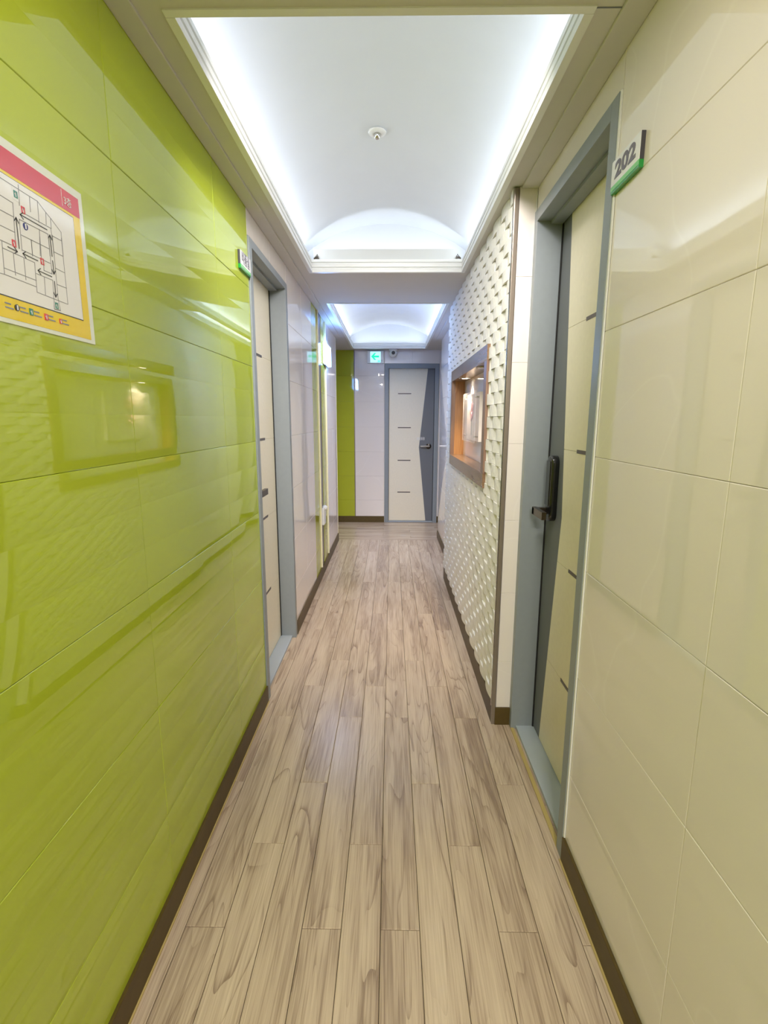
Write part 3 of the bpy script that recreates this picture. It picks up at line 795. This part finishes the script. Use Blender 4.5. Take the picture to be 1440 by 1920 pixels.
def added_downlight(x, y, label):
    s = empty('added_downlight', (x, y, H)); tag(s, label, 'added_downlight', group='added unseen downlights')
    lathe('rim', [(0.040, 0.0), (0.055, -0.002), (0.057, 0.0), (0.057, 0.004)], M['white_plastic'], s)
    lathe('lens', [(0.042, 0.002), (0.040, -0.001), (0.02, -0.002)], M['warm_glow'], s)
    d = bpy.data.lights.new('added_downlight_lamp', 'AREA'); d.shape = 'DISK'; d.size = 0.08; d.energy = ADDED_DOWNLIGHT_POWER; d.color = (1.0, 0.90, 0.76)
    lo = bpy.data.objects.new('added_downlight_lamp', d); COL.objects.link(lo); lo.parent = s; lo.location = (0, 0, -0.004)
added_downlight(-0.03, 0.78, 'added round warm lamp, unseen in the ceiling band overhead')  # lamp added out of view to light and warm the foreground

# ------------------------------------------------------------------ signs and fittings
def MX(col_u, col_v, col_n, loc):
    m = Matrix.Identity(4)
    for i in range(3):
        m[i][0] = col_u[i]; m[i][1] = col_v[i]; m[i][2] = col_n[i]; m[i][3] = loc[i]
    return m

def room_sign(side, y0, y1, z0, z1, body, label, offset):
    xw = XR if side > 0 else XL
    n = -side
    t = empty('room_sign', (xw, (y0 + y1) / 2, z0)); tag(t, label, 'sign')
    b0 = Vector(t.location)
    th = 0.0105
    def P(name, b, m, bevel=0.0):
        o = box(name, b, M[m], None, bevel); o.parent = t; o.location = Vector(o.location) - b0; return o
    zs = z0 + 0.0155
    P('edge_plate', (xw, xw + n * th * 0.9, y0, y1, zs, z1), 'sign_edge', 0.0006)
    P('edge_base', (xw, xw + n * th * 0.95, y0, y1, z0, zs), 'sign_green', 0.0006)
    P('face', (xw + n * th * 0.9, xw + n * th, y0, y1, zs, z1), 'sign_face')
    P('green_strip', (xw + n * th * 0.95, xw + n * th, y0, y1, z0 + 0.0055, zs), 'sign_green_light')
    u = (0, -1, 0) if side > 0 else (0, 1, 0)
    text_mesh('lettering', body, 0.047, M['sign_text'], t, MX(u, (0, 0, 1), (n, 0, 0), (n * (th + 0.0003), 0, (zs + z1) / 2 - z0)), offset=offset, shear=0.0, width=(y1 - y0) * 0.74)
room_sign(1, 1.166, 1.303, 1.817, 1.886, '202', 'white room sign reading 202 with a green lower edge', 0.0018)
room_sign(-1, 2.003, 2.139, 1.855, 1.920, '비품실', 'white room sign with a green lower edge on the lime wall', 0.0006)

def bright_sign():
    t = empty('emergency_light_sign', (XL, 4.49, 1.755)); tag(t, 'glaring blue-white lit sign box on the left wall', 'sign')
    b0 = Vector(t.location)
    for name, b, m in (('housing', (XL + 0.001, XL + 0.012, 4.32, 4.66, 1.752, 1.922), 'white_plastic'), ('lit_cover', (XL + 0.012, XL + 0.032, 4.326, 4.654, 1.758, 1.916), 'exit_blue')):
        o = box(name, b, M[m], None, 0.001); o.parent = t; o.location = Vector(o.location) - b0
    o = box('bracket', (XL + 0.004, XL + 0.02, 4.40, 4.50, 1.742, 1.753), M['brown_metal']); o.parent = t; o.location = Vector(o.location) - b0
bright_sign()

def exit_sign():
    x0, x1, z0, z1 = -0.294, -0.100, 1.962, 2.106
    t = empty('exit_sign', ((x0 + x1) / 2, YE, z0)); tag(t, 'small lit exit sign with a green left arrow on the end wall', 'sign')
    b0 = Vector(t.location)
    def P(name, b, m, bevel=0.0):
        o = box(name, b, M[m], None, bevel); o.parent = t; o.location = Vector(o.location) - b0; return o
    P('housing', (x0, x1, YE - 0.045, YE, z0, z1), 'white_plastic', 0.002)
    P('lit_panel', (x0 + 0.036, x1 - 0.034, YE - 0.0468, YE - 0.045, z0 + 0.010, z1 - 0.010), 'exit_face')
    cx, cz = (x0 + x1) / 2 - 0.002, (z0 + z1) / 2 + 0.006
    pts = [(-0.050, 0.0), (-0.012, 0.040), (0.012, 0.040), (-0.014, 0.011), (0.046, 0.011), (0.046, -0.011), (-0.014, -0.011), (0.012, -0.040), (-0.012, -0.040)]
    o = prism('arrow', [(cx + u - b0.x, cz + v - b0.z) for u, v in pts], 'Y', -0.0478, -0.0467, M['exit_arrow'], t)
    v, f = [], []
    for k in range(3): box_data((x1 - 0.068 + k * 0.010 - b0.x, x1 - 0.061 + k * 0.010 - b0.x, -0.0476, -0.0466, 0.014, 0.034), v, f)
    link('distance_mark', mesh_from('distance_mark', v, f), M['exit_arrow'], t)
    for dz in (0.022, 0.034):
        P('indicator', (x1 - 0.022, x1 - 0.016, YE - 0.0462, YE - 0.045, z0 + dz, z0 + dz + 0.006), 'print_green')
exit_sign()

def dome_camera():
    y = YE - 0.072
    t = empty('security_camera', (0.016, y, H)); tag(t, 'white turret security camera with black lens above the far door', 'camera')
    lathe('base_plate', [(0.052, 0.0), (0.052, -0.012), (0.046, -0.018), (0.040, -0.020)], M['white_plastic'], t)
    prof = [(0.036, -0.018), (0.045, -0.030), (0.047, -0.046)] + [(0.047 * math.cos(a), -0.046 - 0.047 * math.sin(a)) for a in [i * math.pi / 20 for i in range(1, 10)]]
    lathe('ball', prof, M['white_plastic'], t)
    m = Matrix.Rotation(math.radians(78), 4, 'X')
    lathe('lens_ring', [(0.021, 0.036), (0.021, 0.0475), (0.017, 0.0490)], M['lens'], t, (0.0, 0, -0.054), (math.radians(78), 0, math.radians(2)), n=28)
dome_camera()

def wall_cap():
    t = empty('wall_conduit_cap', (XL, 4.14, 0.43)); tag(t, 'small white plastic cap on the brown strip of the left wall', 'wall fitting')
    o = box('cover', (XL - 0.001, XL + 0.022, 4.085, 4.20, 0.43, 0.575), M['white_plastic'], None, 0.006, 3); o.parent = t; o.location = Vector(o.location) - Vector(t.location)
    lathe('knob', [(0.012, 0), (0.022, 0.010), (0.022, 0.030), (0.012, 0.040)], M['white_plastic'], t, (0.020, 0.0, 0.12), None, n=18)
wall_cap()

# ------------------------------------------------------------------ evacuation map
LINES = [(0.801, 1.645, 0.861, 1.644), (0.861, 1.644, 0.879, 1.644), (0.879, 1.644, 0.898, 1.634), (0.898, 1.634, 0.909, 1.629), (0.909, 1.629, 0.933, 1.616), (0.797, 1.62, 0.821, 1.619), (0.793, 1.599, 0.819, 1.599), (0.789, 1.577, 0.818, 1.577), (0.785, 1.556, 0.807, 1.556), (0.821, 1.619, 0.816, 1.557), (0.838, 1.651, 0.835, 1.621), (0.861, 1.644, 0.859, 1.621), (0.879, 1.644, 0.877, 1.612), (0.897, 1.634, 0.895, 1.615), (0.908, 1.629, 0.907, 1.613), (0.847, 1.613, 0.906, 1.613), (0.831, 1.6, 0.897, 1.601), (0.831, 1.6, 0.829, 1.555), (0.897, 1.601, 0.896, 1.567), (0.831, 1.578, 0.897, 1.578), (0.853, 1.578, 0.852, 1.554), (0.876, 1.601, 0.871, 1.56), (0.906, 1.613, 0.907, 1.57), (0.907, 1.602, 0.932, 1.602), (0.933, 1.616, 0.932, 1.578), (0.788, 1.556, 0.785, 1.509), (0.789, 1.546, 0.855, 1.545), (0.809, 1.545, 0.808, 1.514), (0.831, 1.544, 0.83, 1.513), (0.855, 1.545, 0.853, 1.508), (0.787, 1.518, 0.854, 1.518), (0.785, 1.509, 0.853, 1.508), (0.853, 1.577, 0.852, 1.556), (0.875, 1.59, 0.873, 1.556), (0.83, 1.556, 0.894, 1.555), (0.877, 1.548, 0.876, 1.539), (0.876, 1.539, 0.896, 1.539), (0.897, 1.594, 0.896, 1.539), (0.908, 1.603, 0.905, 1.499), (0.932, 1.606, 0.931, 1.498), (0.908, 1.577, 0.931, 1.577), (0.908, 1.551, 0.931, 1.55), (0.907, 1.525, 0.932, 1.525), (0.856, 1.529, 0.896, 1.529), (0.853, 1.508, 0.853, 1.5), (0.875, 1.528, 0.873, 1.501), (0.896, 1.529, 0.892, 1.482), (0.853, 1.5, 0.931, 1.498), (0.905, 1.499, 0.908, 1.483), (0.892, 1.482, 0.908, 1.483),
         (0.66, 1.645, 0.801, 1.645), (0.66, 1.62, 0.797, 1.62), (0.70, 1.645, 0.70, 1.62), (0.74, 1.645, 0.74, 1.62), (0.775, 1.645, 0.775, 1.62), (0.66, 1.645, 0.66, 1.50), (0.66, 1.50, 0.785, 1.509)]
ARROWS = [(0.895, 1.607, 0.834, 1.608), (0.823, 1.556, 0.824, 1.6), (0.901, 1.568, 0.901, 1.601), (0.799, 1.551, 0.818, 1.55), (0.863, 1.55, 0.83, 1.551), (0.894, 1.534, 0.861, 1.535), (0.901, 1.561, 0.901, 1.54), (0.9, 1.528, 0.899, 1.503)]
def evacuation_map():
    y0, y1, z0, z1 = 0.595, 1.007, 1.440, 1.706
    t = empty('evacuation_map', (XL, (y0 + y1) / 2, z0)); tag(t, 'laminated evacuation map poster with red header and yellow border on lime wall', 'poster')
    b0 = Vector(t.location)
    base = 0.0018
    lay = lambda k: XL + base + 0.0003 * k
    def rect(name, a, b, c, d, k, m, parent=t):
        o = box(name, (XL + base - 0.0002, lay(k), a, b, c, d), M[m]); o.parent = parent
        o.location = Vector(o.location) - b0 - (Vector(parent.location) if parent is not t else Vector()); return o
    sh = box('laminate_sheet', (XL + 0.0002, XL + base, y0, y1, z0, z1), M['laminate'], None, 0.0004, 1); sh.parent = t; sh.location = Vector(sh.location) - b0
    rect('yellow_field', y0 + 0.013, 0.994, 1.447, 1.692, 1, 'print_yellow')
    rect('red_header', y0 + 0.013, 0.9945, 1.659, 1.692, 2, 'print_red')
    rect('map_outline', y0 + 0.03, 0.974, 1.478, 1.6545, 2, 'print_black')
    rect('map_field', y0 + 0.031, 0.9728, 1.4795, 1.6535, 3, 'print_white')
    def strokes(name, segs, w, k, m):
        v, f = [], []
        for (a, b, c, d) in segs:
            p, q = Vector((a, b)), Vector((c, d)); dr = (q - p).normalized(); nn = Vector((-dr.y, dr.x)) * w / 2
            p -= dr * w / 2; q += dr * w / 2
            n0 = len(v)
            for xx in (XL + base, lay(k)):
                for pt in (p - nn, q - nn, q + nn, p + nn): v.append((xx - b0.x, pt.x - b0.y, pt.y - b0.z))
            f += [tuple(n0 + i for i in ff) for ff in ((0, 3, 2, 1), (4, 5, 6, 7), (0, 1, 5, 4), (1, 2, 6, 5), (2, 3, 7, 6), (3, 0, 4, 7))]
        me = mesh_from(name, v, f)
        bm = bmesh.new(); bm.from_mesh(me); bmesh.ops.recalc_face_normals(bm, faces=list(bm.faces)); bm.to_mesh(me); bm.free()
        return link(name, me, M[m], t)
    strokes('plan_lines', LINES, 0.0011, 4, 'print_grey')
    for a in ARROWS:
        p, q = Vector(a[:2]), Vector(a[2:]); dr = (q - p).normalized(); nn = Vector((-dr.y, dr.x))
        h1 = q - dr * 0.006 + nn * 0.0045; h2 = q - dr * 0.006 - nn * 0.0045
        strokes('arrow', [a, (q.x, q.y, h1.x, h1.y), (q.x, q.y, h2.x, h2.y)], 0.0012, 5, 'print_black')
    def icon(y, z, m, w=0.008, h=0.010):
        i = rect('icon', y - w / 2, y + w / 2, z - h / 2, z + h / 2, 5, m)
        mk = strokes('icon_mark', [(y, z - h * 0.28, y, z + h * 0.2), (y, z + h * 0.2, y - w * 0.2, z + h * 0.05)], 0.0016, 6, 'print_white')
        mk.parent = i; mk.location = -Vector(i.location)
    for y, z in ((0.842, 1.617), (0.813, 1.560), (0.874, 1.552)): icon(y, z, 'print_red')
    for y, z in ((0.829, 1.634), (0.899, 1.489)):
        rect('icon_field', y - 0.007, y + 0.007, z - 0.009, z + 0.009, 4, 'print_white'); icon(y, z, 'print_green', 0.008, 0.010)
    def disc(y, z, r, m):
        lathe('icon_disc', [(r, 0.0), (r, 0.0016)], M[m], t, (base - 0.0, y - b0.y, z - b0.z), (0, math.pi / 2, 0), n=24, smooth=False)
        strokes('icon_mark', [(y, z - r * 0.5, y, z + r * 0.5)], r * 0.5, 7, 'print_white')
    disc(0.843, 1.594, 0.0052, 'print_blue'); disc(0.803, 1.466, 0.0048, 'print_black')
    icon(0.834, 1.466, 'print_green'); icon(0.869, 1.465, 'print_red'); icon(0.906, 1.465, 'print_red', 0.006, 0.008)
    for y in (0.780, 0.811, 0.842, 0.876, 0.912):
        strokes('legend_line', [(y, 1.4685, y + 0.010, 1.4685), (y, 1.4625, y + 0.015, 1.4625)], 0.0020, 3, 'print_grey')
    strokes('header_rule', [(0.9455, 1.663, 0.9455, 1.689)], 0.0006, 4, 'print_white')
    text_mesh('lettering', '3층', 0.016, M['print_white'], t, MX((0, 1, 0), (0, 0, 1), (1, 0, 0), (base + 0.0012, 0.9605 - b0.y, 1.673 - b0.z)), extrude=0.0003)
evacuation_map()
